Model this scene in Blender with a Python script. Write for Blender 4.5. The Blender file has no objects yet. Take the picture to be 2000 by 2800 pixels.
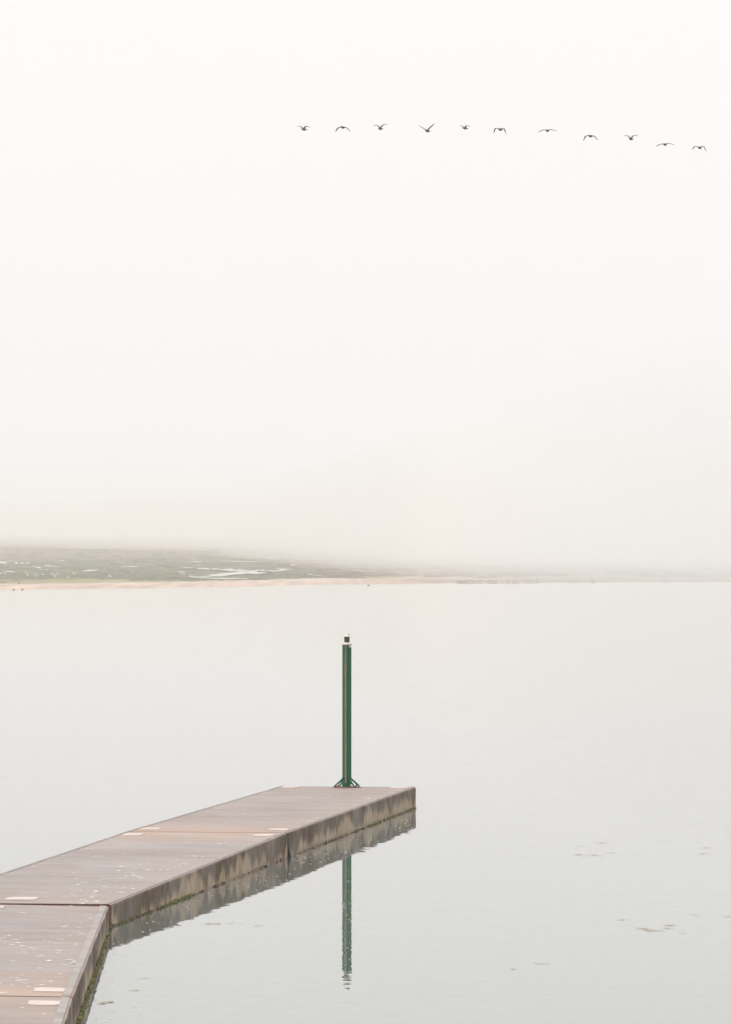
import bpy, bmesh, math, random
from mathutils import Vector, Matrix, noise
random.seed(11)
R = math.radians
sc = bpy.context.scene
col = sc.collection

# ------------------------------------------------------------------ camera
F, CX, HY, EYE = 15300.0, 1000.0, 1514.0, 5.54      # tele lens seen from a quay
cam = bpy.data.cameras.new('camera')
cam.sensor_fit = 'HORIZONTAL'; cam.sensor_width = 36
cam.lens = 36 * F / 2000
cam.clip_start = 0.5; cam.clip_end = 20000
co = bpy.data.objects.new('camera', cam); col.objects.link(co)
co.location = (0, 0, EYE)
co.rotation_euler = (R(90) + math.atan((HY - 1400) / F), 0, 0)
sc.camera = co

# ------------------------------------------------------------------ sky, sun, exposure
SUN_EL, SUN_AZ = 48, -78          # degrees; azimuth from +Y, negative is to the left
w = bpy.data.worlds.new('World'); sc.world = w; w.use_nodes = True
nt = w.node_tree; nt.nodes.clear()
def N(t, typ, **kw):
    n = t.nodes.new(typ)
    for k, v in kw.items(): setattr(n, k, v)
    return n
out = N(nt, 'ShaderNodeOutputWorld'); bg = N(nt, 'ShaderNodeBackground')
sky = N(nt, 'ShaderNodeTexSky', sky_type='NISHITA', sun_disc=False)
sky.sun_elevation = R(SUN_EL); sky.sun_rotation = R(SUN_AZ)
sky.air_density = 1.0; sky.dust_density = 6.0; sky.ozone_density = 1.0
geo = N(nt, 'ShaderNodeTexCoord'); sep = N(nt, 'ShaderNodeSeparateXYZ')
ramp = N(nt, 'ShaderNodeMapRange', interpolation_type='LINEAR', clamp=True)
ramp.inputs['From Min'].default_value = 0.0; ramp.inputs['From Max'].default_value = 1.0
ramp.inputs['To Min'].default_value = 0.0; ramp.inputs['To Max'].default_value = 1.0
pw = N(nt, 'ShaderNodeMath', operation='POWER'); pw.inputs[1].default_value = 1.3
ovc = N(nt, 'ShaderNodeMix', data_type='RGBA')       # overcast deck: brighter towards the zenith
OVC_HORIZON = (9.20, 9.05, 8.90, 1); OVC_ZENITH = (15.6, 15.5, 15.5, 1)
ovc.inputs['A'].default_value = OVC_HORIZON; ovc.inputs['B'].default_value = OVC_ZENITH
mx = N(nt, 'ShaderNodeMix', data_type='RGBA'); mx.inputs['Factor'].default_value = 0.04
nt.links.new(geo.outputs['Generated'], sep.inputs[0])
nt.links.new(sep.outputs['Z'], ramp.inputs['Value'])
nt.links.new(ramp.outputs[0], pw.inputs[0])
nt.links.new(pw.outputs[0], ovc.inputs['Factor'])
nt.links.new(ovc.outputs['Result'], mx.inputs['A'])
nt.links.new(sky.outputs[0], mx.inputs['B'])
nt.links.new(mx.outputs['Result'], bg.inputs['Color'])
bg.inputs['Strength'].default_value = 0.1
nt.links.new(bg.outputs[0], out.inputs['Surface'])

sl = bpy.data.lights.new('sun', 'SUN'); sl.energy = 1.1; sl.angle = R(35); sl.color = (1, 0.95, 0.88)
so = bpy.data.objects.new('sun', sl); col.objects.link(so)
sd = Vector((math.sin(R(SUN_AZ)) * math.cos(R(SUN_EL)), math.cos(R(SUN_AZ)) * math.cos(R(SUN_EL)), math.sin(R(SUN_EL))))
so.rotation_euler = sd.to_track_quat('Z', 'Y').to_euler()
so.location = (-20, 80, 30)

vs = sc.view_settings
vs.view_transform = 'Standard'; vs.look = 'None'; vs.gamma = 1; vs.exposure = 0.13
vs.use_curve_mapping = False
cy = sc.cycles
cy.use_denoising = True
cy.max_bounces = 6; cy.diffuse_bounces = 3; cy.glossy_bounces = 4; cy.volume_bounces = 4
cy.sample_clamp_indirect = 6

# ------------------------------------------------------------------ helpers
def tag(o, label=None, cat=None, group=None, kind=None):
    if label: o['label'] = label
    if cat: o['category'] = cat
    if group: o['group'] = group
    if kind: o['kind'] = kind
    return o
def mesh_of(bm, name, smooth=False):
    bmesh.ops.recalc_face_normals(bm, faces=bm.faces[:])
    m = bpy.data.meshes.new(name); bm.to_mesh(m); bm.free()
    if smooth:
        for p in m.polygons: p.use_smooth = True
    return m
def obj(name, m, mat=None, parent=None):
    if isinstance(m, bmesh.types.BMesh): m = mesh_of(m, name)
    o = bpy.data.objects.new(name, m); col.objects.link(o)
    if mat and not m.materials: m.materials.append(mat)
    if parent: o.parent = parent
    return o
def empty(name, M):
    o = bpy.data.objects.new(name, None); col.objects.link(o)
    o.empty_display_size = 0.3
    o.matrix_world = M if isinstance(M, Matrix) else Matrix.Translation(M)
    return o
def box(bm, x0, x1, y0, y1, z0, z1):
    v = [bm.verts.new((x, y, z)) for z in (z0, z1) for y in (y0, y1) for x in (x0, x1)]
    for f in ((0,2,3,1),(4,5,7,6),(0,1,5,4),(2,6,7,3),(0,4,6,2),(1,3,7,5)):
        bm.faces.new([v[i] for i in f])
    return bm
def prism(bm, pts, z0, z1):
    a = [bm.verts.new((x, y, z0)) for x, y in pts]; b = [bm.verts.new((x, y, z1)) for x, y in pts]
    n = len(pts)
    bm.faces.new(a[::-1]); bm.faces.new(b)
    for i in range(n): bm.faces.new((a[i], a[(i+1)%n], b[(i+1)%n], b[i]))
    return bm
def bev(bm, w, seg=2):
    bmesh.ops.bevel(bm, geom=[e for e in bm.edges], offset=w, segments=seg, affect='EDGES', profile=0.5)
    return bm
def lathe(bm, prof, n=20, c=(0,0)):
    rings = []
    for r, z in prof:
        rings.append([bm.verts.new((c[0]+r*math.cos(2*math.pi*k/n), c[1]+r*math.sin(2*math.pi*k/n), z)) for k in range(n)])
    for a, b in zip(rings, rings[1:]):
        for k in range(n): bm.faces.new((a[k], a[(k+1)%n], b[(k+1)%n], b[k]))
    bm.faces.new(rings[0][::-1]); bm.faces.new(rings[-1])
    return bm
def loft(bm, secs, n=10):
    """secs: list of (centre, axis_u*ru, axis_v*rv)"""
    rings = []
    for c, u, v in secs:
        rings.append([bm.verts.new(Vector(c)+Vector(u)*math.cos(2*math.pi*k/n)+Vector(v)*math.sin(2*math.pi*k/n)) for k in range(n)])
    for a, b in zip(rings, rings[1:]):
        for k in range(n): bm.faces.new((a[k], a[(k+1)%n], b[(k+1)%n], b[k]))
    bm.faces.new(rings[0][::-1]); bm.faces.new(rings[-1])
    return bm
def bar(bm, a, b, wu, wv):
    a, b = Vector(a), Vector(b); d = (b-a).normalized()
    s = d.cross(Vector((0,0,1)))
    s = s.normalized() if s.length > 1e-4 else Vector((1,0,0))
    t = s.cross(d).normalized()
    v = [bm.verts.new(p + s*i*wu/2 + t*j*wv/2) for p in (a, b) for i, j in ((-1,-1),(1,-1),(1,1),(-1,1))]
    for f in ((3,2,1,0),(4,5,6,7),(0,1,5,4),(1,2,6,5),(2,3,7,6),(3,0,4,7)): bm.faces.new([v[i] for i in f])
    return bm

# ------------------------------------------------------------------ materials
def mat(name):
    m = bpy.data.materials.new(name); m.use_nodes = True
    t = m.node_tree; b = t.nodes['Principled BSDF']
    return m, t, b
def L(t, a, b): t.links.new(a, b)
def nz(t, vec, scale, detail=4, rough=0.55, sx=1, sy=1, sz=1):
    mp = N(t, 'ShaderNodeMapping'); mp.inputs['Scale'].default_value = (sx, sy, sz)
    n = N(t, 'ShaderNodeTexNoise'); n.inputs['Scale'].default_value = scale
    n.inputs['Detail'].default_value = detail; n.inputs['Roughness'].default_value = rough
    L(t, vec, mp.inputs[0]); L(t, mp.outputs[0], n.inputs['Vector'])
    return n
def mr(t, v, a, b, c=0.0, d=1.0, interp='LINEAR'):
    n = N(t, 'ShaderNodeMapRange', interpolation_type=interp)
    for i, x in zip((1,2,3,4), (a,b,c,d)): n.inputs[i].default_value = x
    L(t, v, n.inputs[0]); return n.outputs[0]
def mth(t, op, a, b=None):
    n = N(t, 'ShaderNodeMath', operation=op)
    for i, x in enumerate((a, b)):
        if x is None: continue
        if isinstance(x, (int, float)): n.inputs[i].default_value = x
        else: L(t, x, n.inputs[i])
    return n.outputs[0]
def mix(t, f, a, b, blend='MIX'):
    n = N(t, 'ShaderNodeMix', data_type='RGBA', blend_type=blend)
    for k, x in (('Factor', f), ('A', a), ('B', b)):
        if isinstance(x, (int, float)): n.inputs[k].default_value = x
        elif isinstance(x, tuple): n.inputs[k].default_value = (*x, 1)
        else: L(t, x, n.inputs[k])
    return n.outputs['Result']
def plain(name, c, rough=0.6, metal=0.0, var=0.15, scale=6.0, c2=None):
    m, t, b = mat(name)
    tc = N(t, 'ShaderNodeTexCoord')
    n = nz(t, tc.outputs['Object'], scale, 5)
    f = mr(t, n.outputs['Fac'], 0.3, 0.7)
    if c2 is None: c2 = tuple(x*(1-var*2) for x in c)
    L(t, mix(t, f, c, c2), b.inputs['Base Color'])
    L(t, mr(t, n.outputs['Fac'], 0.3, 0.7, max(0.05, rough-0.12), min(1, rough+0.12)), b.inputs['Roughness'])
    b.inputs['Metallic'].default_value = metal
    return m

def concrete_mat(HALF_L, DECK, warm_far, warm_near, tint):
    """aged pontoon concrete: deck on top, weather-streaked sides"""
    m, t, b = mat('concrete')
    tc = N(t, 'ShaderNodeTexCoord'); P = tc.outputs['Object']
    xyz = N(t, 'ShaderNodeSeparateXYZ'); L(t, P, xyz.inputs[0])
    info = N(t, 'ShaderNodeObjectInfo')
    off = N(t, 'ShaderNodeVectorMath', operation='ADD')
    sh = N(t, 'ShaderNodeVectorMath', operation='SCALE'); sh.inputs[0].default_value = (37, 61, 0)
    L(t, info.outputs['Random'], sh.inputs['Scale']); L(t, P, off.inputs[0]); L(t, sh.outputs[0], off.inputs[1])
    Q = off.outputs[0]
    # deck
    big = nz(t, Q, 0.35, 4); mid = nz(t, Q, 1.4, 6, 0.6, 0.6, 1.0); fine = nz(t, Q, 22, 5, 0.65)
    c = mix(t, mr(t, big.outputs['Fac'], 0.35, 0.65), tuple(a*b for a, b in zip((0.278, 0.232, 0.216), tint)), tuple(a*b for a, b in zip((0.335, 0.292, 0.279), tint)))
    c = mix(t, mr(t, mid.outputs['Fac'], 0.45, 0.72, 0, 0.65), c, tuple(a*b for a, b in zip((0.225, 0.190, 0.168), tint)))
    c = mix(t, mr(t, fine.outputs['Fac'], 0.5, 0.8, 0, 0.5), c, (0.17, 0.15, 0.135))
    damp = nz(t, Q, 0.8, 5, 0.62, 0.45, 1.0)
    c = mix(t, mr(t, damp.outputs['Fac'], 0.52, 0.66, 0, 0.5), c, (0.222, 0.186, 0.182))
    c = mix(t, mr(t, damp.outputs['Fac'], 0.44, 0.34, 0, 0.5), c, (0.40, 0.385, 0.375))
    scuff = nz(t, Q, 3.2, 5, 0.7, 0.35, 1.0)
    c = mix(t, mr(t, scuff.outputs['Fac'], 0.56, 0.74, 0, 0.22), c, (0.20, 0.155, 0.14))
    # rusty algae tint towards the ends
    jit = mr(t, mid.outputs['Fac'], 0.3, 0.7, -1.6, 1.2)
    ef = mr(t, mth(t, 'ADD', xyz.outputs['Y'], jit), HALF_L-5.0, HALF_L+0.2, 0, warm_far, 'SMOOTHSTEP')
    en = mr(t, mth(t, 'SUBTRACT', jit, xyz.outputs['Y']), HALF_L-5.0, HALF_L+0.2, 0, warm_near, 'SMOOTHSTEP')
    c = mix(t, mth(t, 'MAXIMUM', ef, en), c, (0.405, 0.285, 0.22))
    ex_ = mr(t, mth(t, 'ADD', xyz.outputs['X'], mr(t, big.outputs['Fac'], 0.3, 0.7, -0.5, 0.4)), 0.5, 1.4, 0, 0.35)
    c = mix(t, ex_, c, (0.33, 0.262, 0.222))
    # lip along the long edges, slightly ruddy
    ax = mth(t, 'ABSOLUTE', xyz.outputs['X'])
    lip = mth(t, 'ADD', ax, mr(t, nz(t, Q, 5, 4).outputs['Fac'], 0.3, 0.7, -0.06, 0.06))
    c = mix(t, mr(t, lip, 1.38, 1.49, 0, 0.32), c, (0.27, 0.15, 0.12))
    # sides: drips from the edge
    streak = nz(t, Q, 1.0, 4, 0.6, 7.0, 7.0, 0.35)
    hair = nz(t, Q, 1.0, 3, 0.6, 24.0, 24.0, 0.9)
    broad = nz(t, Q, 1.0, 2, 0.5, 1.3, 1.3, 0.2)
    patch = nz(t, Q, 0.22, 2, 0.5, 1, 1, 0.2)
    depth = mth(t, 'SUBTRACT', DECK, xyz.outputs['Z'])
    reach = mth(t, 'ADD', mr(t, patch.outputs['Fac'], 0.3, 0.7, 0.08, 0.44), mr(t, streak.outputs['Fac'], 0.3, 0.7, -0.045, 0.045))
    reach = mth(t, 'ADD', reach, mr(t, broad.outputs['Fac'], 0.3, 0.7, -0.16, 0.16))
    reach = mth(t, 'ADD', reach, mr(t, hair.outputs['Fac'], 0.3, 0.7, -0.10, 0.10))
    st = mr(t, mth(t, 'SUBTRACT', reach, depth), -0.06, 0.08, 0, 1.0, 'SMOOTHSTEP')
    st = mth(t, 'MULTIPLY', st, mr(t, hair.outputs['Fac'], 0.35, 0.7, 1.0, 0.7))
    tone = nz(t, Q, 2.2, 5, 0.65, 2.0, 2.0, 0.6)
    base = mix(t, mr(t, tone.outputs['Fac'], 0.35, 0.68), (0.46, 0.355, 0.255), (0.31, 0.212, 0.128))
    base = mix(t, mr(t, hair.outputs['Fac'], 0.52, 0.75, 0, 0.5), base, (0.24, 0.18, 0.12))
    dark = mix(t, mr(t, streak.outputs['Fac'], 0.38, 0.62), (0.036, 0.023, 0.010), (0.098, 0.060, 0.029))
    side = mix(t, st, base, dark)
    # green-brown film at the waterline
    wl = mth(t, 'ADD', depth, mr(t, streak.outputs['Fac'], 0.3, 0.7, -0.04, 0.04))
    side = mix(t, mr(t, wl, 0.36, 0.46, 0, 0.6), side, (0.17, 0.125, 0.08))
    g = N(t, 'ShaderNodeNewGeometry'); nt_ = N(t, 'ShaderNodeSeparateXYZ')
    L(t, g.outputs['Normal'], nt_.inputs[0])
    top = mr(t, nt_.outputs['Z'], 0.55, 0.8)
    L(t, mix(t, top, side, c), b.inputs['Base Color'])
    ro = mr(t, damp.outputs['Fac'], 0.35, 0.62, 0.8, 0.42)
    L(t, ro, b.inputs['Roughness'])
    b.inputs['Specular IOR Level'].default_value = 0.155
    bp = N(t, 'ShaderNodeBump'); bp.inputs['Strength'].default_value = 0.25; bp.inputs['Distance'].default_value = 0.006
    L(t, fine.outputs['Fac'], bp.inputs['Height']); L(t, bp.outputs[0], b.inputs['Normal'])
    return m

# water: a dark body under a mirror with very shallow ripples (slopes of a few thousandths)
def water_mat(name, slope):
    m, t, b = mat(name)
    g = N(t, 'ShaderNodeNewGeometry'); P = g.outputs['Position']
    acc = None
    for sc_, amp in (((2.2, 4.5, 1), 0.6), ((0.7, 1.3, 1), 0.18), ((5.0, 2.6, 1), 1.1), ((7.0, 13.0, 1), 0.5)):
        n = nz(t, P, 1.0, 1.5, 0.5, *sc_)
        s = N(t, 'ShaderNodeVectorMath', operation='SUBTRACT'); s.inputs[1].default_value = (0.5, 0.5, 0.5)
        L(t, n.outputs['Color'], s.inputs[0])
        k = N(t, 'ShaderNodeVectorMath', operation='SCALE'); k.inputs['Scale'].default_value = amp
        L(t, s.outputs[0], k.inputs[0])
        if acc is None: acc = k.outputs[0]
        else:
            a = N(t, 'ShaderNodeVectorMath', operation='ADD'); L(t, acc, a.inputs[0]); L(t, k.outputs[0], a.inputs[1]); acc = a.outputs[0]
    patch = nz(t, P, 0.09, 2)
    amp = mr(t, patch.outputs['Fac'], 0.35, 0.65, 0.5*slope, 1.5*slope)
    k = N(t, 'ShaderNodeVectorMath', operation='SCALE'); L(t, acc, k.inputs[0]); L(t, amp, k.inputs['Scale'])
    fl = N(t, 'ShaderNodeVectorMath', operation='MULTIPLY'); fl.inputs[1].default_value = (1, 1, 0)
    L(t, k.outputs[0], fl.inputs[0])
    a = N(t, 'ShaderNodeVectorMath', operation='ADD'); a.inputs[1].default_value = (0, 0, 1); L(t, fl.outputs[0], a.inputs[0])
    nn = N(t, 'ShaderNodeVectorMath', operation='NORMALIZE'); L(t, a.outputs[0], nn.inputs[0])
    L(t, nn.outputs[0], b.inputs['Normal'])
    b.inputs['Base Color'].default_value = (0.120, 0.132, 0.120, 1)
    b.inputs['Roughness'].default_value = 0.0
    b.inputs['IOR'].default_value = 1.34
    return m
M_water = water_mat('estuary_water', 0.0088)
M_pool = water_mat('still_pool_water', 0.0)

# ------------------------------------------------------------------ setting: water, far shore
XW, Y0W, Y1W = 1300, -60, 5000
bm = bmesh.new()
vv = [bm.verts.new(p) for p in ((-XW, Y0W, 0), (XW, Y0W, 0), (XW, Y1W, 0), (-XW, Y1W, 0))]; bm.faces.new(vv)
tag(obj('water', bm, M_water), kind='structure')

def lerp_tab(tab, x):
    if x <= tab[0][0]: return tab[0][1]
    for (a, b), (c, d) in zip(tab, tab[1:]):
        if x <= c:
            s = (x-a)/(c-a); s = s*s*(3-2*s)*0.4 + s*0.6
            return b + (d-b)*s
    return tab[-1][1]
SHORE = [(-70, 845), (-57, 872), (-41, 905), (-24, 950), (-6.5, 1015), (20, 1070), (70, 1118), (160, 1180), (600, 1300)]
def shore(x): return lerp_tab(SHORE, x) + (2.5*math.sin(x*0.55) + 7*noise.noise((x*0.2, 3, 0)) + 15*noise.noise((x*0.05, 8, 0)) if abs(x) < 300 else 0)
RISE = [(0, 0.0), (12, 0.18), (120, 0.42), (330, 0.95), (600, 1.9), (1100, 3.9), (1700, 8.0), (2600, 15.5), (3600, 21)]
def hgt(x, y):
    d = y - shore(x)
    if d < 0: return max(-0.4, d*0.02)
    h = lerp_tab(RISE, d)
    side = 1.0 - 0.55*min(1, max(0, (x/y + 0.02)/0.07))      # the rise dies away towards the right
    lo = min(h, 1.2)
    return lo + (h-lo)*side
def ground_at(px, py):
    """walk a sight line to the ground: gives the place where a thing seen there stands"""
    y = 700.0
    while y < 4500:
        x = (px-CX)/F*y; z = EYE - (py-HY)/F*y
        if hgt(x, y) >= z: return Vector((x, y, hgt(x, y)))
        y += 2.0
    return Vector((x, y, 0))
def cover(x, y):
    d = y - shore(x)
    n1 = noise.noise((x*0.06, y*0.006, 1.0)); n2 = noise.noise((x*0.22, y*0.02, 5.0)); n3 = noise.noise((x*0.02, y*0.003, 9.0))
    sand = Vector((0.52, 0.385, 0.315)); pale = Vector((0.50, 0.44, 0.405)); olive = Vector((0.30, 0.26, 0.14))
    green = Vector((0.128, 0.128, 0.060)); brown = Vector((0.175, 0.125, 0.075)); straw = Vector((0.20, 0.145, 0.085))
    def st(v, a, b):
        s = min(1, max(0, (v-a)/(b-a))); return s*s*(3-2*s)
    ang = x/y*F + CX
    c = sand.lerp(pale, st(d + 30*n2, 25, 100)*(0.65+0.3*n1))
    w_ = 105 + 45*st(ang, 330, 900) + 22*n1 + 12*n2            # width of the bare beach
    c = c.lerp(Vector((0.36, 0.29, 0.23)), st(ang + 120*n1, 850, 1350)*0.8)
    c = c.lerp(olive, st(d, w_-14, w_+14)*(1-0.7*st(ang, 900, 1300)))
    c = c.lerp(green.lerp(brown, min(1, st(n1+0.5*n2, -0.1, 0.4)*0.6 + st(ang+150*n1, 500, 1000))), st(d, w_+(105-70*st(ang, 250, 420))+30*n2, w_+(140-70*st(ang, 250, 420))+30*n2))
    c = c.lerp(brown, st(n1*0.6+n2*0.9+n3, 0.05, 0.45)*(0.45+0.5*st(ang, 450, 800))*st(d, 150, 350))
    c = c.lerp(green, st(n2-0.4*n1, 0.2, 0.5)*0.5*st(d, 100, 200))
    c = c.lerp(straw, st(d+160*n1+120*n2, 880, 1200))
    c = c.lerp(Vector((0.27, 0.205, 0.15)), st(ang+260*n1, 1000, 1750)*0.6)
    return c
xs = []; x = -620.0
while x < 620:
    xs.append(x); x += 1.2 if -170 < x < 170 else 20
ds = []; d = -25.0
while d < 3500:
    ds.append(d); d += 4 if d < 60 else (9 if d < 500 else (20 if d < 1200 else 60))
verts, faces, cols = [], [], []
for d in ds:
    for x in xs:
        y = shore(x) + d
        z = hgt(x, y)
        if d > 30:
            a = min(1, (d-30)/200)
            z += a*(-0.16 + 0.16*noise.noise((x*0.15, y*0.02, 2.0)) + 0.10*noise.noise((x*0.5, y*0.05, 7.0)))
            if d > 500: z += min(1.2, (d-500)/600)*0.5*noise.noise((x*0.04, y*0.01, 4.0))
        verts.append((x, y, z)); cols.append(cover(x, y))
nx = len(xs)
for j in range(len(ds)-1):
    for i in range(nx-1):
        a = j*nx+i; faces.append((a, a+1, a+nx+1, a+nx))
me = bpy.data.meshes.new('far_shore'); me.from_pydata(verts, [], faces)
ca = me.color_attributes.new('ground_cover', 'FLOAT_COLOR', 'POINT')
ca.data.foreach_set('color', [k for c in cols for k in (c[0], c[1], c[2], 1)])
for p in me.polygons: p.use_smooth = True
M_land, t, b = mat('salt_marsh')
at = N(t, 'ShaderNodeAttribute', attribute_name='ground_cover')
g = N(t, 'ShaderNodeNewGeometry')
n = nz(t, g.outputs['Position'], 0.35, 5, 0.65, 1, 0.03, 1)
L(t, mix(t, 1.0, at.outputs['Color'], mix(t, mr(t, n.outputs['Fac'], 0.3, 0.7), (0.72, 0.74, 0.72), (1.26, 1.24, 1.2)), 'MULTIPLY'), b.inputs['Base Color'])
b.inputs['Roughness'].default_value = 1.0; b.inputs['Specular IOR Level'].default_value = 0.05
land = obj('terrain', me, M_land); tag(land, kind='structure')

def pool(name, pts):
    """ribbon of water lying on the marsh; pts = (px, py, half height) along it"""
    fine = []
    for (a, b, c), (d, e, f) in zip(pts, pts[1:]):
        for k in range(8):
            s = k/8; fine.append((a+(d-a)*s, b+(e-b)*s, c+(f-c)*s))
    fine.append(pts[-1])
    bm = bmesh.new(); prev = None
    for k, (px, py, hh) in enumerate(fine):
        hh *= 1.45 + 0.8*noise.noise((px*0.045, py*0.3, 3)); py += 1.6*noise.noise((px*0.022, 1, 8)) + 0.6*noise.noise((px*0.09, 4, 8))
        lo = ground_at(px, py+hh); hi = ground_at(px, py-hh)
        z = min(lo.z, hi.z) + 0.12
        # the water lies level across the ribbon
        a = bm.verts.new((lo.x, lo.y, lo.z+0.06)); b = bm.verts.new((hi.x, hi.y, hi.z+0.06))
        if prev: bm.faces.new((prev[0], a, b, prev[1]))
        prev = (a, b)
    return tag(obj(name, bm, M_pool), kind='structure')
pool('tidal_channel', [(498, 1551, 0.4), (545, 1555, 1.2), (600, 1558, 1.6), (680, 1560, 2.6), (750, 1558.5, 2.2), (800, 1557.5, 0.5)])
pool('tidal_channel', [(775, 1561, 1.0), (715, 1564.5, 2.6), (650, 1568, 2.6), (600, 1573, 2.8), (560, 1576, 1.8), (515, 1576, 0.6)])
pool('tidal_channel', [(690, 1583, 0.4), (620, 1583, 1.2), (560, 1581, 0.8), (520, 1579, 0.3)])
pool('marsh_pool', [(-60, 1538.5, 3.0), (0, 1538.5, 2.8), (45, 1539.5, 1.6), (84, 1540.5, 0.5)])
pool('marsh_pool', [(226, 1562, 0.5), (245, 1561, 1.5), (268, 1559, 0.5)])
pool('marsh_pool', [(12, 1563, 0.4), (32, 1565, 1.2), (44, 1566, 0.5)])
pool('marsh_pool', [(86, 1549, 0.4), (104, 1551, 1.3), (120, 1551, 0.5)])
pool('marsh_pool', [(330, 1551, 0.3), (362, 1550.5, 1.0), (380, 1550, 0.3)])
pool('marsh_pool', [(600, 1534, 0.3), (660, 1536, 0.8), (700, 1535, 0.3)])

rc = random.Random(77)
for k in range(9):                                        # small creeks winding through the marsh
    px = rc.uniform(-30, 980); py = rc.uniform(1531, 1558 if px < 340 else 1572); ln = rc.uniform(18, 70)
    py2 = py + rc.uniform(-2.5, 2.5)
    pool('marsh_creek', [(px, py, 0.2), (px+ln*0.3, py+rc.uniform(-1, 1), rc.uniform(0.4, 0.9)), (px+ln*0.65, py2, rc.uniform(0.3, 0.8)), (px+ln, py2+rc.uniform(-1, 1), 0.15)])
# hummocks of grass and weed that roughen the marsh
def hummock(bm, x, y, z, rx, ry, rz):
    n_ = 6; top = bm.verts.new((x+rc.uniform(-.3, .3)*rx, y, z+rz)); ring = []
    for k in range(n_):
        a_ = 6.283*k/n_; q = rc.uniform(0.7, 1.2); ring.append(bm.verts.new((x+rx*q*math.cos(a_), y+ry*q*math.sin(a_), z-0.2)))
    mid_ = [bm.verts.new((x+(v.co.x-x)*0.72, y+(v.co.y-y)*0.72, z+rz*rc.uniform(0.45, 0.9))) for v in ring]
    for k in range(n_):
        j = (k+1) % n_
        bm.faces.new((ring[k], ring[j], mid_[j], mid_[k])); bm.faces.new((mid_[k], mid_[j], top))
bg_, bb_ = bmesh.new(), bmesh.new()
for k in range(5200):
    y = 960 + 1500*rc.random()**1.6; x = rc.uniform(-0.085, 0.075)*y
    d = y - shore(x); ang = x/y*F + CX
    if d < 150 + 60*noise.noise((x*0.06, y*0.006, 1.0)): continue
    if noise.noise((x*0.05, y*0.008, 21)) + 0.5*noise.noise((x*0.2, y*0.03, 3)) < rc.uniform(-0.35, 0.35): continue
    tgt = bb_ if rc.random() < 0.3 + 0.6*min(1, max(0, (ang-500)/500)) else bg_
    hummock(tgt, x, y, hgt(x, y)-0.12, rc.uniform(0.5, 3.2), rc.uniform(0.6, 2.0), rc.uniform(0.10, 0.42))
for px0, px1, cnt in ((1335, 1480, 20), (1555, 1580, 4), (1600, 1640, 5), (1815, 1835, 3), (1240, 1330, 16)):
    for k in range(cnt):                                   # tide wrack on the beach
        px = rc.uniform(px0, px1); y = 1000.0
        for _ in range(3): y = shore((px-CX)/F*y) + rc.uniform(4, 22)
        x = (px-CX)/F*y; hummock(bb_, x, y, hgt(x, y), rc.uniform(0.3, 0.9), rc.uniform(0.3, 0.8), rc.uniform(0.05, 0.2))
tag(obj('marsh_grass', bg_, plain('marsh_grass', (0.125, 0.125, 0.055), 1.0, 0, 0.2, 0.3, (0.085, 0.092, 0.042))), 'low green hummocks of salt marsh grass on the far shore', 'grass', kind='stuff')
tag(obj('marsh_weed', bb_, plain('marsh_weed', (0.19, 0.135, 0.085), 1.0, 0, 0.2, 0.3, (0.125, 0.09, 0.058))), 'low brown hummocks and tide wrack on the far shore', 'weed', kind='stuff')

# ------------------------------------------------------------------ pontoons
DECK, W = 0.95, 3.0
M_conA = concrete_mat(9.9, DECK, 0.15, 0.75, (1.0, 0.955, 0.93))
M_conB = concrete_mat(9.5, DECK, 0.80, 0.25, (1.03, 1.03, 1.03))
M_conC = concrete_mat(8.9, DECK, 0.05, 0.95, (1.02, 1.01, 1.0))
M_conD = concrete_mat(9.9, DECK, 0.45, 0.2, (1.0, 0.97, 0.94))
M_strip = plain('smooth_edge_concrete', (0.35, 0.31, 0.285), 0.7, 0, 0.14, 1.7)
M_plate = plain('white_cover_paint', (0.60, 0.53, 0.49), 0.75, 0, 0.08, 2.2, (0.50, 0.41, 0.36))
M_plate_dirty = plain('rust_stained_cover', (0.50, 0.36, 0.30), 0.6, 0, 0.1, 3, (0.62, 0.50, 0.44))
M_rust = plain('rusted_steel', (0.20, 0.085, 0.05), 0.8, 0, 0.2, 9, (0.085, 0.035, 0.022))
M_rubber = plain('black_rubber', (0.015, 0.015, 0.016), 0.85, 0, 0.2)
M_guano = plain('bird_dropping', (0.78, 0.76, 0.74), 0.9, 0, 0.06)
M_moss = plain('green_weed', (0.23, 0.23, 0.035), 0.7, 0, 0.2, 9, (0.07, 0.08, 0.018))
M_brownweed = plain('brown_weed', (0.13, 0.055, 0.030), 0.6, 0, 0.2, 9, (0.03, 0.018, 0.012))

def frame(Rf, Rn, roll):
    """right deck edge from far to near; returns matrix and length"""
    Rf, Rn = Vector(Rf), Vector(Rn)
    ey = (Rf-Rn); Ln = ey.length; ey.normalize()
    ex = Vector((ey.y, -ey.x, 0)).normalized(); ex = Vector((ex.x, ex.y, -roll)).normalized()
    ez = ex.cross(ey).normalized(); ex = ey.cross(ez)
    o = (Rf+Rn)/2 - ex*W/2 - ez*DECK
    M = Matrix(((ex.x, ey.x, ez.x, o.x), (ex.y, ey.y, ez.y, o.y), (ex.z, ey.z, ez.z, o.z), (0,0,0,1)))
    return M, Ln
def splat(bm, x, y, z, r, rng):
    n = 9; ph = rng.random()*6.28; ex = rng.uniform(0.55, 1.8); p = rng.random()*3.14
    vs_ = []
    c = bm.verts.new((x, y, z+0.004))
    for k in range(n):
        a = 2*math.pi*k/n
        rr = r*(0.65+0.6*rng.random())
        u, v = rr*math.cos(a)*ex, rr*math.sin(a)
        vs_.append(bm.verts.new((x+u*math.cos(p)-v*math.sin(p), y+u*math.sin(p)+v*math.cos(p), z+0.001)))
    for k in range(n): bm.faces.new((c, vs_[k], vs_[(k+1)%n]))
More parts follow.
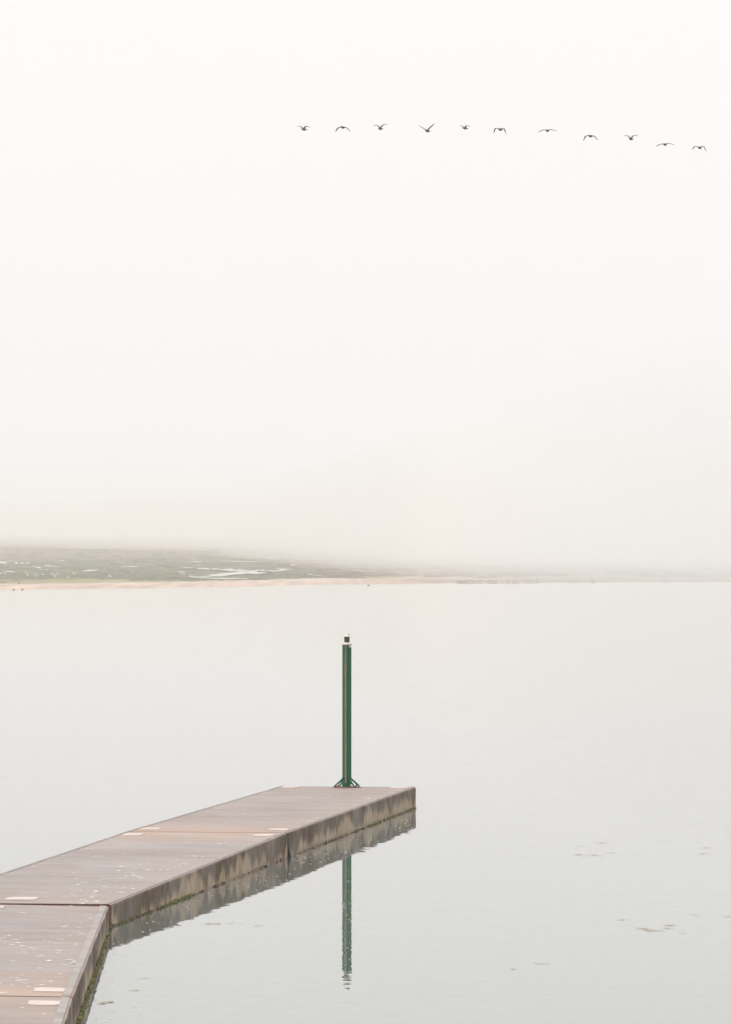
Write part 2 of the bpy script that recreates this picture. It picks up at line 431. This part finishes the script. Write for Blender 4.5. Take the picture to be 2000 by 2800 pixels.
def clump(bm, c, r, rng):
    s = bmesh.ops.create_icosphere(bm, subdivisions=1, radius=r)
    sx, sy, sz = rng.uniform(0.5, 1.0), rng.uniform(0.7, 1.8), rng.uniform(0.5, 1.1)
    for v in s['verts']:
        k = rng.uniform(0.6, 1.3)
        v.co = Vector(c) + Vector((v.co.x*sx*k, v.co.y*sy*k, v.co.z*sz*k))

def pontoon(label, Rf, Rn, roll, plates, n_drop, drop_bias, weeds, strip_w, rng, mcon):
    M, Ln = frame(Rf, Rn, roll)
    t = empty('concrete_pontoon', M); tag(t, label, 'pontoon', 'pontoons of the floating walkway')
    h = Ln/2 - 0.025
    # hull with a rounded arris and slightly uneven long edges
    bm = bmesh.new()
    prof = [(-W/2, 0), (-W/2, DECK-0.035), (-W/2+0.010, DECK-0.010), (-W/2+0.035, DECK)]
    prof = prof + [(-x, z) for x, z in prof[::-1]]
    ny = 80; rings = []
    for j in range(ny+1):
        y = -h + 2*h*j/ny
        ring = []
        for i, (x, z) in enumerate(prof):
            wob = 0.006*noise.noise((y*0.9, x, Rf[1])) if 0 < j < ny else 0
            chip = -0.012*max(0, noise.noise((y*3.1, x*2, Rf[1]+3))-0.25) if z > 0.9 else 0
            ring.append(bm.verts.new((x + (wob+chip)*(1 if x > 0 else -1), y, z+chip)))
        rings.append(ring)
    n = len(prof)
    for a, b in zip(rings, rings[1:]):
        for k in range(n): bm.faces.new((a[k], a[(k+1)%n], b[(k+1)%n], b[k]))
    bm.faces.new(rings[0][::-1]); bm.faces.new(rings[-1])
    obj('hull', bm, mcon, t)
    # smooth strip along both long edges
    if strip_w:
        for s in (-1, 1):
            x1 = s*(W/2-0.036); x0 = s*(W/2-0.036-strip_w)
            bm = box(bmesh.new(), min(x0,x1), max(x0,x1), -h+0.02, h-0.02, DECK-0.02, DECK+0.012)
            bev(bm, 0.004, 1)
            obj('edge_strip', bm, M_strip, t)
    # cover plates over the coupling pockets
    for (px_, end, wid, mt, gap) in plates:
        x0 = px_-wid/2; x1 = px_+wid/2; ln = 0.60
        ya = end*(h-gap-ln); yb = end*(h-gap)      # chamfered on the side away from the joint
        ch = 0.10
        pts = [(x0, yb), (x1, yb), (x1, ya+end*ch), (x1-0.075, ya), (x0+0.075, ya), (x0, ya+end*ch)]
        bm = prism(bmesh.new(), pts, DECK-0.01, DECK+0.012)
        obj('cover_plate', bm, mt, t)
    # droppings
    bm = bmesh.new()
    for k in range(n_drop):
        if rng.random() < 0.55:
            x = W/2-0.15 - abs(rng.gauss(0, 0.7))
        else: x = rng.uniform(-1.4, 1.4)
        y = h*rng.uniform(-1, 1)
        if drop_bias and rng.random() < 0.6: y = -h + abs(rng.gauss(0, drop_bias))
        x = max(-1.42, min(1.42, x))
        z = DECK + (0.013 if strip_w and abs(x) > W/2-0.05-strip_w-0.03 else 0.001)
        for q in range(rng.choice((1, 1, 1, 2, 4))):
            splat(bm, max(-1.44, min(1.44, x+rng.gauss(0, 0.06)*(q > 0))), max(-h+.06, min(h-.06, y+rng.gauss(0, 0.3)*(q > 0))), z, rng.choice((0.010, 0.014, 0.019, 0.028, 0.042)), rng)
    tag(obj('bird_droppings', bm, M_guano, t), kind='stuff')
    # weed on the waterline of the right side (and some on the hidden side)
    g_ = bmesh.new(); b_ = bmesh.new()
    Mi = M.inverted()
    def wl(x, y):
        r0, r2, tz = M[2][0], M[2][1], M[2][3]
        return (0 - (tz + r0*x + r2*y)) / M[2][2]
    for (f0, f1, kind, cnt, size) in weeds:
        for k in range(cnt):
            f = rng.uniform(f0, f1); y = h - 2*h*f       # 0 = far end, 1 = near end
            dens = 0.5 + 0.9*noise.noise((y*0.7, Rf[1], 1.7)) + 0.5*noise.noise((y*2.6, Rf[1], 4.4))
            if rng.random() > dens + 0.25: continue
            r = size*rng.uniform(0.4, 1.25)
            target = g_ if (kind == 'g') != (rng.random() < 0.14) else b_
            clump(target, (W/2 + rng.uniform(-0.01, 0.05), y, wl(W/2, y) + rng.uniform(-0.02, 0.045)*(size/0.03)), r, rng)
    for k in range(60):
        y = rng.uniform(-h, h); clump(b_, (-W/2-0.01, y, wl(-W/2, y)+0.01), 0.025, rng)
    for k in range(20):
        y = rng.uniform(-h, h); clump(g_, (-W/2-0.01, y, wl(-W/2, y)+0.01), 0.03, rng)
    tag(obj('green_seaweed', g_, M_moss, t), kind='stuff')
    tag(obj('brown_seaweed', b_, M_brownweed, t), kind='stuff')
    return t, M, h
PX = W/2-0.13-0.18
P4 = lambda e: [(PX, e, 0.36, M_plate, 0.65), (-PX, e, 0.36, M_plate, 0.65)]
rg = random.Random(5)
A, MA, hA = pontoon('farthest pontoon, pinkish brown concrete deck carrying the green post',
    (1.10, 121.96, 0.455), (-1.42, 102.0, 0.455), 0.0,
    [(PX, 1, 0.36, M_plate, 0.3), (-PX, 1, 0.36, M_plate_dirty, 0.3)] + P4(-1), 26, 0,
    [(0.01, 0.16, 'g', 190, 0.019), (0.16, 0.42, 'g', 220, 0.019), (0.42, 0.97, 'b', 190, 0.019), (0.4, 0.8, 'g', 50, 0.016)], 0.05, rg, M_conA)
B, MB_, hB = pontoon('middle pontoon, grey deck speckled with droppings, second from the far end',
    (-1.42, 101.96, 0.455), (-3.784, 82.94, 0.338), 0.0,
    P4(1) + [(-0.03, -1, 0.46, M_plate, 0.75)], 95, 9,
    [(0.03, 0.62, 'b', 150, 0.019), (0.60, 0.78, 'g', 260, 0.021), (0.8, 1.0, 'g', 170, 0.017), (0.8, 1.0, 'b', 70, 0.020)], 0.05, rg, M_conB)
C, MC, hC = pontoon('angled near pontoon with pale edge strip and wide green weed line',
    (-3.785, 82.62, 0.330), (-3.376, 64.70, 0.414), 0.0195,
    [(-0.25, 1, 0.46, M_plate_dirty, 0.45)] + P4(-1), 120, 8,
    [(0.0, 1.0, 'g', 1100, 0.023), (0.0, 1.0, 'b', 220, 0.020)], 0.10, rg, M_conC)
D, MD, hD = pontoon('nearest pontoon, cut off by the bottom left corner of the view',
    (-3.376, 64.66, 0.414), (-2.82, 44.7, 0.414), 0.018,
    P4(1), 40, 0, [(0.0, 1.0, 'g', 800, 0.023), (0.0, 1.0, 'b', 150, 0.020)], 0.10, rg, M_conD)

# fittings of the joints
bm = box(bmesh.new(), -W/2+0.03, W/2-0.02, -hB-0.018, -hB+0.03, DECK-0.16, DECK+0.006); bev(bm, 0.004, 1)
tag(obj('end_rail', bm, M_rust, B), 'rusty steel rail along the near end')
bm = box(bmesh.new(), W/2-0.045, W/2+0.012, -hB-0.022, -hB+0.03, 0.35, DECK-0.005); bev(bm, 0.004, 1)
tag(obj('corner_bar', bm, M_rust, B), 'rusty upright bar on the near corner')
bm = box(bmesh.new(), -W/2+0.02, W/2-0.025, -hA-0.028, -hA+0.01, 0.2, DECK-0.012)
obj('joint_seal', bm, M_rubber, A)
bm = box(bmesh.new(), -W/2+0.02, W/2-0.02, -hC-0.028, -hC+0.01, 0.2, DECK-0.012)
obj('joint_seal', bm, M_rubber, C)
bm = box(bmesh.new(), W/2-0.03, W/2+0.014, -hA-0.062, -hA+0.03, 0.3, DECK-0.012); bev(bm, 0.006, 1)
tag(obj('corner_bar', bm, M_rubber, A), 'black rubber strip closing the joint')
# bulging rubber pear at the waterline of the far joint
bm = bmesh.new(); lathe(bm, [(0.004, 0.28), (0.022, 0.34), (0.042, 0.42), (0.052, 0.50), (0.040, 0.565), (0.022, 0.62), (0.012, 0.68), (0.008, 0.74)], 14, (W/2+0.015, -hA-0.02))
tag(obj('rubber_bumper', bm, M_rubber, A), 'black pear shaped rubber bumper at the waterline')
# rubber coupling in the angled joint: two eyes and a pin between the pontoons
cpl = empty('rubber_coupling', MB_ @ Matrix.Translation((W/2-0.42, -hB-0.12, DECK-0.14)))
tag(cpl, 'black rubber coupling in the gap where the walkway turns', 'coupling')
bm = lathe(bmesh.new(), [(0.10, 0), (0.125, 0.02), (0.13, 0.09), (0.115, 0.125), (0.07, 0.135)], 20); obj('bush', bm, M_rubber, cpl)
bm = lathe(bmesh.new(), [(0.035, 0.13), (0.035, 0.15), (0.02, 0.158)], 10); obj('pin', bm, M_rust, cpl)
bm = box(bmesh.new(), -0.09, 0.09, 0.06, 0.135, 0.02, 0.10); bev(bm, 0.01, 1); obj('lug', bm, M_rubber, cpl)

# ------------------------------------------------------------------ green post with lamp
def green_mat():
    m, t, b = mat('green_post_paint')
    tc = N(t, 'ShaderNodeTexCoord'); P = tc.outputs['Object']
    a = nz(t, P, 3, 5, 0.6, 6, 6, 0.7); f = nz(t, P, 28, 4, 0.6, 1, 1, 0.3)
    c = mix(t, mr(t, a.outputs['Fac'], 0.35, 0.65), (0.0008, 0.088, 0.040), (0.001, 0.112, 0.052))
    c = mix(t, mr(t, f.outputs['Fac'], 0.66, 0.74, 0, 0.5), c, (0.10, 0.085, 0.05))
    L(t, c, b.inputs['Base Color']); L(t, mr(t, a.outputs['Fac'], 0.3, 0.7, 0.32, 0.5), b.inputs['Roughness']); b.inputs['Specular IOR Level'].default_value = 0.15
    return m
M_green = green_mat()
M_scrape = plain('rust_streaked_edge', (0.62, 0.40, 0.24), 0.7, 0, 0.1, 5, (0.46, 0.31, 0.17))
M_lampblack = plain('dark_lamp_housing', (0.030, 0.030, 0.030), 0.45)
M_white = plain('white_painted_metal', (0.80, 0.78, 0.74), 0.4, 0, 0.04)
M_pale = plain('pale_green_plastic', (0.55, 0.72, 0.52), 0.35, 0, 0.05)
M_cap = plain('cream_cap', (0.74, 0.72, 0.56), 0.5, 0, 0.06)
M_collar = plain('stained_flange', (0.78, 0.68, 0.55), 0.6, 0, 0.1, 8, (0.66, 0.45, 0.30))
PD = 121.62
base = Vector(((949-CX)/F*PD, PD, 0.458))
PHI = R(31)
post = empty('light_post', Matrix.Translation(base) @ Matrix.Rotation(PHI, 4, 'Z'))
tag(post, 'slim square green post with a small black lamp on the farthest pontoon', 'post')
S = 0.151; H = 3.56-0.458
bm = box(bmesh.new(), -S/2, S/2, -S/2, S/2, 0.02, H)
bmesh.ops.bevel(bm, geom=[e for e in bm.edges if abs(e.verts[0].co.z-e.verts[1].co.z) > 1], offset=0.008, segments=3, affect='EDGES')
obj('shaft', bm, M_green, post)
# worn, rust-coloured arris: a shallow angle piece along the front corner (local -x, -y)
bm = bmesh.new()
rgp = random.Random(3); K = 60; rows = []
for k in range(K+1):
    z = 0.10 + (H-0.10-0.004)*k/K
    wl_ = 0.024 + 0.010*noise.noise((z*2.2, 0, 1)) + 0.005*rgp.uniform(-1, 1); wr_ = 0.009 + 0.005*rgp.random()
    if k in (0, 1): wl_ *= 0.4
    e = S/2+0.0022
    pts = [(-e+0.0, -S/2+0.008+wl_), (-e, -S/2+0.007), (-S/2+0.0015, -S/2+0.0015), (-S/2+0.007, -e), (-S/2+0.008+wr_, -e)]
    rows.append([bm.verts.new((x, y, z)) for x, y in pts])
for a, b_ in zip(rows, rows[1:]):
    for i in range(4): bm.faces.new((a[i], a[i+1], b_[i+1], b_[i]))
sol = bmesh.ops.solidify(bm, geom=bm.faces[:], thickness=0.002)
tag(obj('worn_edge', bm, M_scrape, post), 'worn rust coloured corner strip')
bm = lathe(bmesh.new(), [(0.325, 0), (0.325, 0.008), (0.32, 0.012)], 8); obj('base_plate', bm, M_rust, post)
for k in range(4):
    a = k*math.pi/2
    dx, dy = math.cos(a), math.sin(a)
    bm = bar(bmesh.new(), (dx*(S/2-0.004), dy*(S/2-0.004), 0.215), (dx*0.315, dy*0.315, 0.022), 0.016, 0.036)
    br = obj('brace', bm, M_green, post)
    for s in (-1, 1):
        bx, by = dx*0.27 - dy*0.055*s, dy*0.27 + dx*0.055*s
        bb = lathe(bmesh.new(), [(0.014, 0.02), (0.014, 0.075)], 8, (bx, by)); o = obj('bolt', bb, M_white, br)
        bb = lathe(bmesh.new(), [(0.024, 0.021), (0.024, 0.045)], 6, (bx, by)); o = obj('nut', bb, M_rust, br)
e = S/2+0.012
bm = box(bmesh.new(), -e, e, -e, e, H, H+0.016); bev(bm, 0.003, 1); obj('top_flange', bm, M_collar, post)
z0 = H+0.016
lamp = obj('lamp', lathe(bmesh.new(), [(0.056, z0+0.028), (0.058, z0+0.036), (0.058, z0+0.150), (0.055, z0+0.156)], 24), M_lampblack, post)
tag(lamp, 'small black cylindrical lamp housing')
obj('lamp_collar', lathe(bmesh.new(), [(0.078, z0), (0.078, z0+0.012), (0.066, z0+0.027), (0.062, z0+0.033)], 24), M_white, lamp)
obj('lamp_cap', lathe(bmesh.new(), [(0.062, z0+0.154), (0.078, z0+0.160), (0.078, z0+0.170), (0.058, z0+0.184), (0.03, z0+0.19)], 24), M_cap, lamp)
cr, sr = math.cos(-PHI), math.sin(-PHI)
kx, ky = 0.034*cr, 0.034*sr
obj('lamp_knob', lathe(bmesh.new(), [(0.022, z0+0.182), (0.024, z0+0.215), (0.016, z0+0.232), (0.006, z0+0.238)], 14, (kx, ky)), M_pale, lamp)
# small white sensor box on the right-hand front face (local -y)
bm = box(bmesh.new(), 0.005, 0.052, -S/2-0.030, -S/2+0.002, H-0.056, H-0.008); bev(bm, 0.004, 2)
sb = obj('sensor_box', bm, M_white, post)
bm = bmesh.new(); bar(bm, (0.028, -S/2-0.029, H-0.020), (0.028, -S/2-0.034, H-0.020), 0.014, 0.014); obj('sensor_eye', bm, M_lampblack, sb)

# ------------------------------------------------------------------ birds on the wing
M_bird = plain('dark_plumage', (0.065, 0.078, 0.073), 0.9, 0, 0.2, 8)
def flying_bird(px, py, Lw, Rw, label, yaw=27, D_=310, span=0.57, scale=1.0, pitch=0):
    bm = bmesh.new()
    sp = [(0.36, 0.0, 0.006), (0.31, 0.012, 0.012), (0.275, 0.022, 0.030), (0.235, 0.022, 0.032), (0.18, 0.005, 0.034), (0.10, -0.005, 0.062),
          (0.02, -0.008, 0.078), (-0.08, -0.004, 0.066), (-0.17, 0.004, 0.042), (-0.24, 0.010, 0.030)]
    loft(bm, [((0, y, z), (r, 0, 0), (0, 0, r*0.95)) for y, z, r in sp] + [((0, -0.32, 0.012), (0.05, 0, 0), (0, 0, 0.010))], 12)
    for s, (a1, a2) in ((1, Lw), (-1, Rw)):
        x, y, z = 0.0, 0.04, 0.035
        secs = []; K = 12
        for k in range(K+1):
            f = k/K
            q = min(1, max(0, (f-0.22)/0.38)); q = q*q*(3-2*q)
            el = R(a1 + (a2-a1)*q)
            ch = 0.095*(1-0.15*f) if f < 0.5 else 0.088*(1-((f-0.5)/0.5)**1.6*0.82)
            th = 0.022*(1-f*0.45)
            sweep = 0.05*math.sin(min(1, f*2)*math.pi*0.5) - 0.16*max(0, f-0.45)**1.3
            up = Vector((-math.sin(el)*s, 0, math.cos(el)))
            secs.append(((x, y+sweep-0.02, z), (0, ch, 0), up*th))
            st_ = span/K
            x += s*st_*math.cos(el); z += st_*math.sin(el)
        loft(bm, secs, 10)
    bmesh.ops.recalc_face_normals(bm, faces=bm.faces[:])
    me = bpy.data.meshes.new('flying_bird_raw'); bm.to_mesh(me); bm.free()
    tmp = bpy.data.objects.new('flying_bird_raw', me); col.objects.link(tmp)
    rm = tmp.modifiers.new('r', 'REMESH'); rm.mode = 'VOXEL'; rm.voxel_size = 0.011
    dg = bpy.context.evaluated_depsgraph_get()
    fin = bpy.data.meshes.new_from_object(tmp.evaluated_get(dg)); fin.name = 'flying_bird'
    bpy.data.objects.remove(tmp); bpy.data.meshes.remove(me)
    fin.materials.clear(); fin.materials.append(M_bird)
    for p in fin.polygons: p.use_smooth = True
    o = bpy.data.objects.new('flying_bird', fin); col.objects.link(o)
    o.location = ((px-CX)/F*D_, D_, EYE-(py-HY)/F*D_)
    # +Y of the mesh is the heading: towards the viewer and to the left
    o.rotation_euler = (R(pitch), 0, R(180-yaw))
    o.scale = (scale,)*3
    return tag(o, label, 'bird', 'birds flying in a line')
# image-left wing is the mesh's +x wing after turning round
FB = [(832, 353, (38, 4), (42, -20), 'first bird of the flying line from the left, wings lifted', 0.88, 38, 306),
      (938, 347, (-12, -46), (-12, -44), 'second flying bird from the left, wings arched downward', 1.0, 27, 309),
      (1041, 351, (46, -2), (46, 8), 'third flying bird from the left, wings raised with drooping tips', 0.95, 27, 312),
      (1170, 357, (27, 29), (38, 42), 'fourth flying bird from the left, wings in a wide straight V', 1.02, 27, 308),
      (1273, 350, (32, 14), (38, -14), 'fifth flying bird from the left, small with half lifted wings', 0.80, 44, 316),
      (1369, 353, (12, -62), (8, -78), 'sixth flying bird from the left, flat wings with hanging tips', 1.0, 27, 311),
      (1498, 356, (2, -22), (4, -16), 'seventh flying bird from the left, wings spread almost flat', 0.97, 20, 307),
      (1616, 371, (-4, -56), (-8, -50), 'eighth flying bird from the left, wings arched downward', 1.0, 27, 310),
      (1727, 379, (44, 0), (40, 4), 'ninth flying bird from the left, wings raised with drooping tips', 0.92, 30, 314),
      (1820, 394, (-2, -26), (6, -18), 'tenth flying bird from the left, wings spread almost flat', 0.97, 20, 306),
      (1915, 403, (14, -42), (12, -66), 'last flying bird on the right, shallow M shaped wings', 0.97, 24, 309)]
for px, py, lw, rw, lb, s_, yw, dd in FB:
    flying_bird(px, py, lw, rw, lb, yaw=yw, D_=dd, scale=s_)

# ------------------------------------------------------------------ gulls and ducks by the far shore
def gull_mat():
    m, t, b = mat('gull_plumage')
    tc = N(t, 'ShaderNodeTexCoord'); x = N(t, 'ShaderNodeSeparateXYZ'); L(t, tc.outputs['Object'], x.inputs[0])
    back = mth(t, 'MULTIPLY', mr(t, x.outputs['Z'], 0.30, 0.33), mr(t, x.outputs['Y'], 0.06, 0.02))
    L(t, mix(t, back, (0.85, 0.84, 0.82), (0.42, 0.43, 0.45)), b.inputs['Base Color']); b.inputs['Roughness'].default_value = 0.8
    return m
M_gull = gull_mat(); M_leg = plain('gull_leg', (0.45, 0.32, 0.22), 0.6); M_duck = plain('dark_duck_plumage', (0.035, 0.03, 0.028), 0.7)
bm = bmesh.new()
sp = [(0.26, 0.43, 0.006), (0.215, 0.435, 0.014), (0.19, 0.445, 0.036), (0.155, 0.45, 0.045), (0.12, 0.43, 0.043), (0.10, 0.385, 0.050), (0.06, 0.33, 0.082), (0.0, 0.285, 0.098), (-0.08, 0.265, 0.088), (-0.17, 0.258, 0.055), (-0.27, 0.25, 0.030), (-0.36, 0.245, 0.012)]
loft(bm, [((0, y, z), (r, 0, 0), (0, 0.25*r, r)) for y, z, r in sp], 12)
gull_me = mesh_of(bm, 'gull', True); gull_me.materials.append(M_gull)
leg_me = []
for s in (-1, 1):
    bm = bmesh.new(); bar(bm, (s*0.035, -0.01, 0.0), (s*0.035, -0.02, 0.22), 0.014, 0.014); box(bm, s*0.035-0.02, s*0.035+0.02, -0.01, 0.045, -0.004, 0.008)
    m_ = mesh_of(bm, 'leg'); m_.materials.append(M_leg); leg_me.append(m_)
GULLS = [(1, 1575, 'first gull from the left on the marsh edge, touching the frame'), (12, 1575, 'second gull from the left on the marsh edge'),
         (72, 1573, 'third gull from the left, upper one of a close pair'), (76, 1580, 'fourth gull from the left, lower one of a close pair'),
         (95, 1578, 'fifth gull from the left, faint, just before a brighter one'), (102, 1582, 'sixth gull from the left, standing low on the grass'),
         (116, 1578, 'seventh gull from the left, small and alone'), (142, 1577, 'eighth gull from the left, in a loose trio'),
         (150, 1582, 'ninth gull from the left, lowest of a loose trio'), (157, 1579, 'tenth gull from the left, brightest of a loose trio'),
         (186, 1584, 'eleventh gull from the left, standing low on the olive grass'), (202, 1576, 'twelfth gull from the left, last of the main flock'),
         (301, 1583, 'lone white gull standing apart where green meets sand'), (495, 1577, 'left gull of the pair beside the winding tidal channel'),
         (502, 1577, 'right gull of the pair beside the winding tidal channel'), (1146, 1575, 'left gull of the two on the hazy right shore'),
         (1155, 1577, 'right gull of the two on the hazy right shore')]
rgb_ = random.Random(8)
for px, py, lb in GULLS:
    g = ground_at(px, py); g.z += 0.02
    o = obj('gull', gull_me); o.location = g; o.rotation_euler.z = rgb_.uniform(0.5, 5.8); s_ = rgb_.uniform(1.35, 1.65); o.scale = (s_*0.95, s_*0.8, s_*1.15)
    tag(o, lb, 'gull', 'gulls resting on the far shore')
    for m_ in leg_me: obj('leg', m_, None, o)
bm = bmesh.new()
sp = [(0.27, 0.20, 0.010), (0.22, 0.205, 0.018), (0.19, 0.215, 0.036), (0.15, 0.22, 0.042), (0.125, 0.18, 0.036), (0.12, 0.12, 0.05), (0.08, 0.05, 0.095), (0.0, 0.03, 0.115), (-0.10, 0.04, 0.10), (-0.18, 0.07, 0.06), (-0.25, 0.10, 0.015)]
loft(bm, [((0, y, z), (r, 0, 0), (0, 0.2*r, r)) for y, z, r in sp], 12)
duck_me = mesh_of(bm, 'duck', True); duck_me.materials.append(M_duck)
for px, py, lb in [(61, 1612, 'dark duck afloat off the far beach, nearest the left edge'), (1008, 1601, 'lone dark duck afloat off the far beach near the centre'),
                   (52, 1596, 'dark duck sitting on the far beach below the gulls'), (37, 1613, 'faint duck afloat just left of a darker one')]:
    g = ground_at(px, py) if py < 1605 and px < 500 else None
    if g is None:
        dd = F*EYE/(py-HY); g = Vector(((px-CX)/F*dd, dd, 0))
        if hgt(g.x, g.y) > 0: g.z = hgt(g.x, g.y)
    o = obj('duck', duck_me); o.location = g; o.scale = (0.95,)*3; o.rotation_euler.z = rgb_.uniform(0.8, 2.4)
    tag(o, lb, 'duck', 'ducks by the far shore')

# ------------------------------------------------------------------ things afloat
M_weed = plain('floating_weed', (0.44, 0.42, 0.22), 0.9, 0, 0.2, 3, (0.40, 0.29, 0.20))
M_foam = plain('foam', (0.60, 0.60, 0.585), 0.9, 0, 0.03)
def on_water(px, py):
    d = F*EYE/(py-HY); return (px-CX)/F*d, d
rw = random.Random(21)
bm = bmesh.new()
def shred(cx, cy, lx, ly, n_):
    for k in range(n_):
        x = cx + rw.uniform(-1, 1)*lx; y = cy + rw.uniform(-1, 1)*ly
        a = rw.uniform(-0.9, 0.9) + (math.pi/2 if rw.random() < 0.2 else 0); l = rw.uniform(0.02, 0.09); w_ = rw.uniform(0.006, 0.016)
        u = Vector((math.cos(a), math.sin(a), 0))*l; v = Vector((-math.sin(a), math.cos(a), 0))*w_
        c = Vector((x, y, 0.006+rw.uniform(0, 0.004)))
        vs_ = [bm.verts.new(c+p) for p in (-u, -u*0.4+v, u*0.5+v*0.8, u, u*0.4-v, -u*0.5-v*0.9)]
        bm.faces.new(vs_)
for px, py, wx, wy, n_ in [(1645, 2305, 22, 2, 26), (1610, 2338, 36, 3, 60), (1673, 2332, 12, 1.5, 14), (1580, 2314, 8, 1, 6), (1942, 2318, 17, 3, 26), (1925, 2335, 14, 2, 16),
                           (1815, 2297, 16, 2, 8), (1694, 2515, 13, 2, 12), (1760, 2540, 16, 3, 40), (1788, 2544, 22, 3, 30), (1832, 2530, 12, 1.5, 16), (1828, 2538, 10, 2, 14),
                           (1905, 2502, 16, 2, 10), (1985, 2506, 16, 2, 8), (1480, 2634, 22, 2, 12), (1408, 2649, 6, 1.5, 5), (580, 2526, 20, 2.5, 34), (640, 2524, 22, 3, 10), (705, 2532, 12, 2, 7),
                           (300, 2740, 9, 2, 14), (285, 2743, 10, 2, 10), (365, 2708, 12, 1.5, 9), (398, 2674, 16, 1.5, 5), (1868, 2550, 8, 4, 8), (1958, 2287, 3, 1, 2)]:
    x, y = on_water(px, py); k = y/F
    shred(x, y, wx*k, wy*y*y/(F*EYE), int(n_*0.6)+1)
tag(obj('floating_weed', bm, M_weed), 'scattered shreds of olive and brown weed floating on the still water', 'weed', kind='stuff')
bm = bmesh.new()
def speck(x, y, r):
    n_ = 7; vs_ = [bm.verts.new((x+r*(0.7+0.5*rw.random())*math.cos(6.283*k/n_)*1.4, y+r*(0.7+0.5*rw.random())*math.sin(6.283*k/n_), 0.005)) for k in range(n_)]
    c = bm.verts.new((x, y, 0.009))
    for k in range(n_): bm.faces.new((c, vs_[k], vs_[(k+1)%n_]))
EDGE = [(1.10, 121.96), (-1.42, 102.0), (-3.784, 82.94), (-3.376, 64.7), (-3.05, 53)]
def right_edge(y):
    for (a, b), (c, d) in zip(EDGE, EDGE[1:]):
        if d <= y <= b: return a + (c-a)*(b-y)/(b-d)
    return EDGE[0][0]
for k in range(620):
    y = rw.uniform(56, 122); x = right_edge(y) + 0.06 + abs(rw.gauss(0, 0.75))
    if noise.noise((x*0.8, y*0.25, 2)) + rw.uniform(-0.2, 0.3) < 0.0: continue
    speck(x, y, rw.choice((0.006, 0.008, 0.010, 0.014, 0.02)))
for k in range(90):
    y = rw.uniform(60, 115); x = rw.uniform(-0.055, 0.065)*y
    if x > right_edge(y)+0.1: speck(x, y, rw.choice((0.006, 0.008, 0.012)))
for k in range(40):
    y = rw.uniform(70, 98); x = (950-CX)/F*y + rw.gauss(0, 0.05); speck(x, y, rw.choice((0.006, 0.009, 0.013)))
tag(obj('foam_specks', bm, M_foam), 'white foam specks drifting on the water along the pontoons', 'foam', kind='stuff')

# ------------------------------------------------------------------ haze
def volume(name, c, density, aniso):
    m = bpy.data.materials.new(name); m.use_nodes = True
    t = m.node_tree; t.nodes.clear()
    o = N(t, 'ShaderNodeOutputMaterial'); v = N(t, 'ShaderNodeVolumePrincipled')
    v.inputs['Color'].default_value = (*c, 1); v.inputs['Density'].default_value = density; v.inputs['Anisotropy'].default_value = aniso
    L(t, v.outputs[0], o.inputs['Volume']); return m
bm = box(bmesh.new(), -XW-20, XW+20, Y0W-20, Y1W+20, -2.0, 36)
hz = obj('haze', bm, volume('morning_mist', (0.995, 0.988, 0.980), 0.00037, 0.0))
tag(hz, 'pale morning mist over the estuary', 'haze', kind='stuff')

# the denser bank of fog lying on the far marsh; it comes nearer to the right
pts = [(-XW-10, 2900), (-170, 2600), (-62, 2150), (-12, 1500), (20, 900), (40, 560), (140, 460), (XW+10, 420), (XW+10, Y1W+10), (-XW-10, Y1W+10)]
bm = bmesh.new()
lo = [bm.verts.new((x, y, -1.5)) for x, y in pts]
hi = [bm.verts.new((x*0.98, y + (120 if y < 4000 else -100), 33)) for x, y in pts]
bm.faces.new(lo[::-1]); bm.faces.new(hi)
for i in range(len(pts)):
    j = (i+1) % len(pts); bm.faces.new((lo[i], lo[j], hi[j], hi[i]))
fb = obj('fog_bank', bm, volume('fog_bank', (0.995, 0.987, 0.978), 0.0018, 0.0))
tag(fb, 'thicker bank of fog lying over the far marsh', 'fog', kind='stuff')
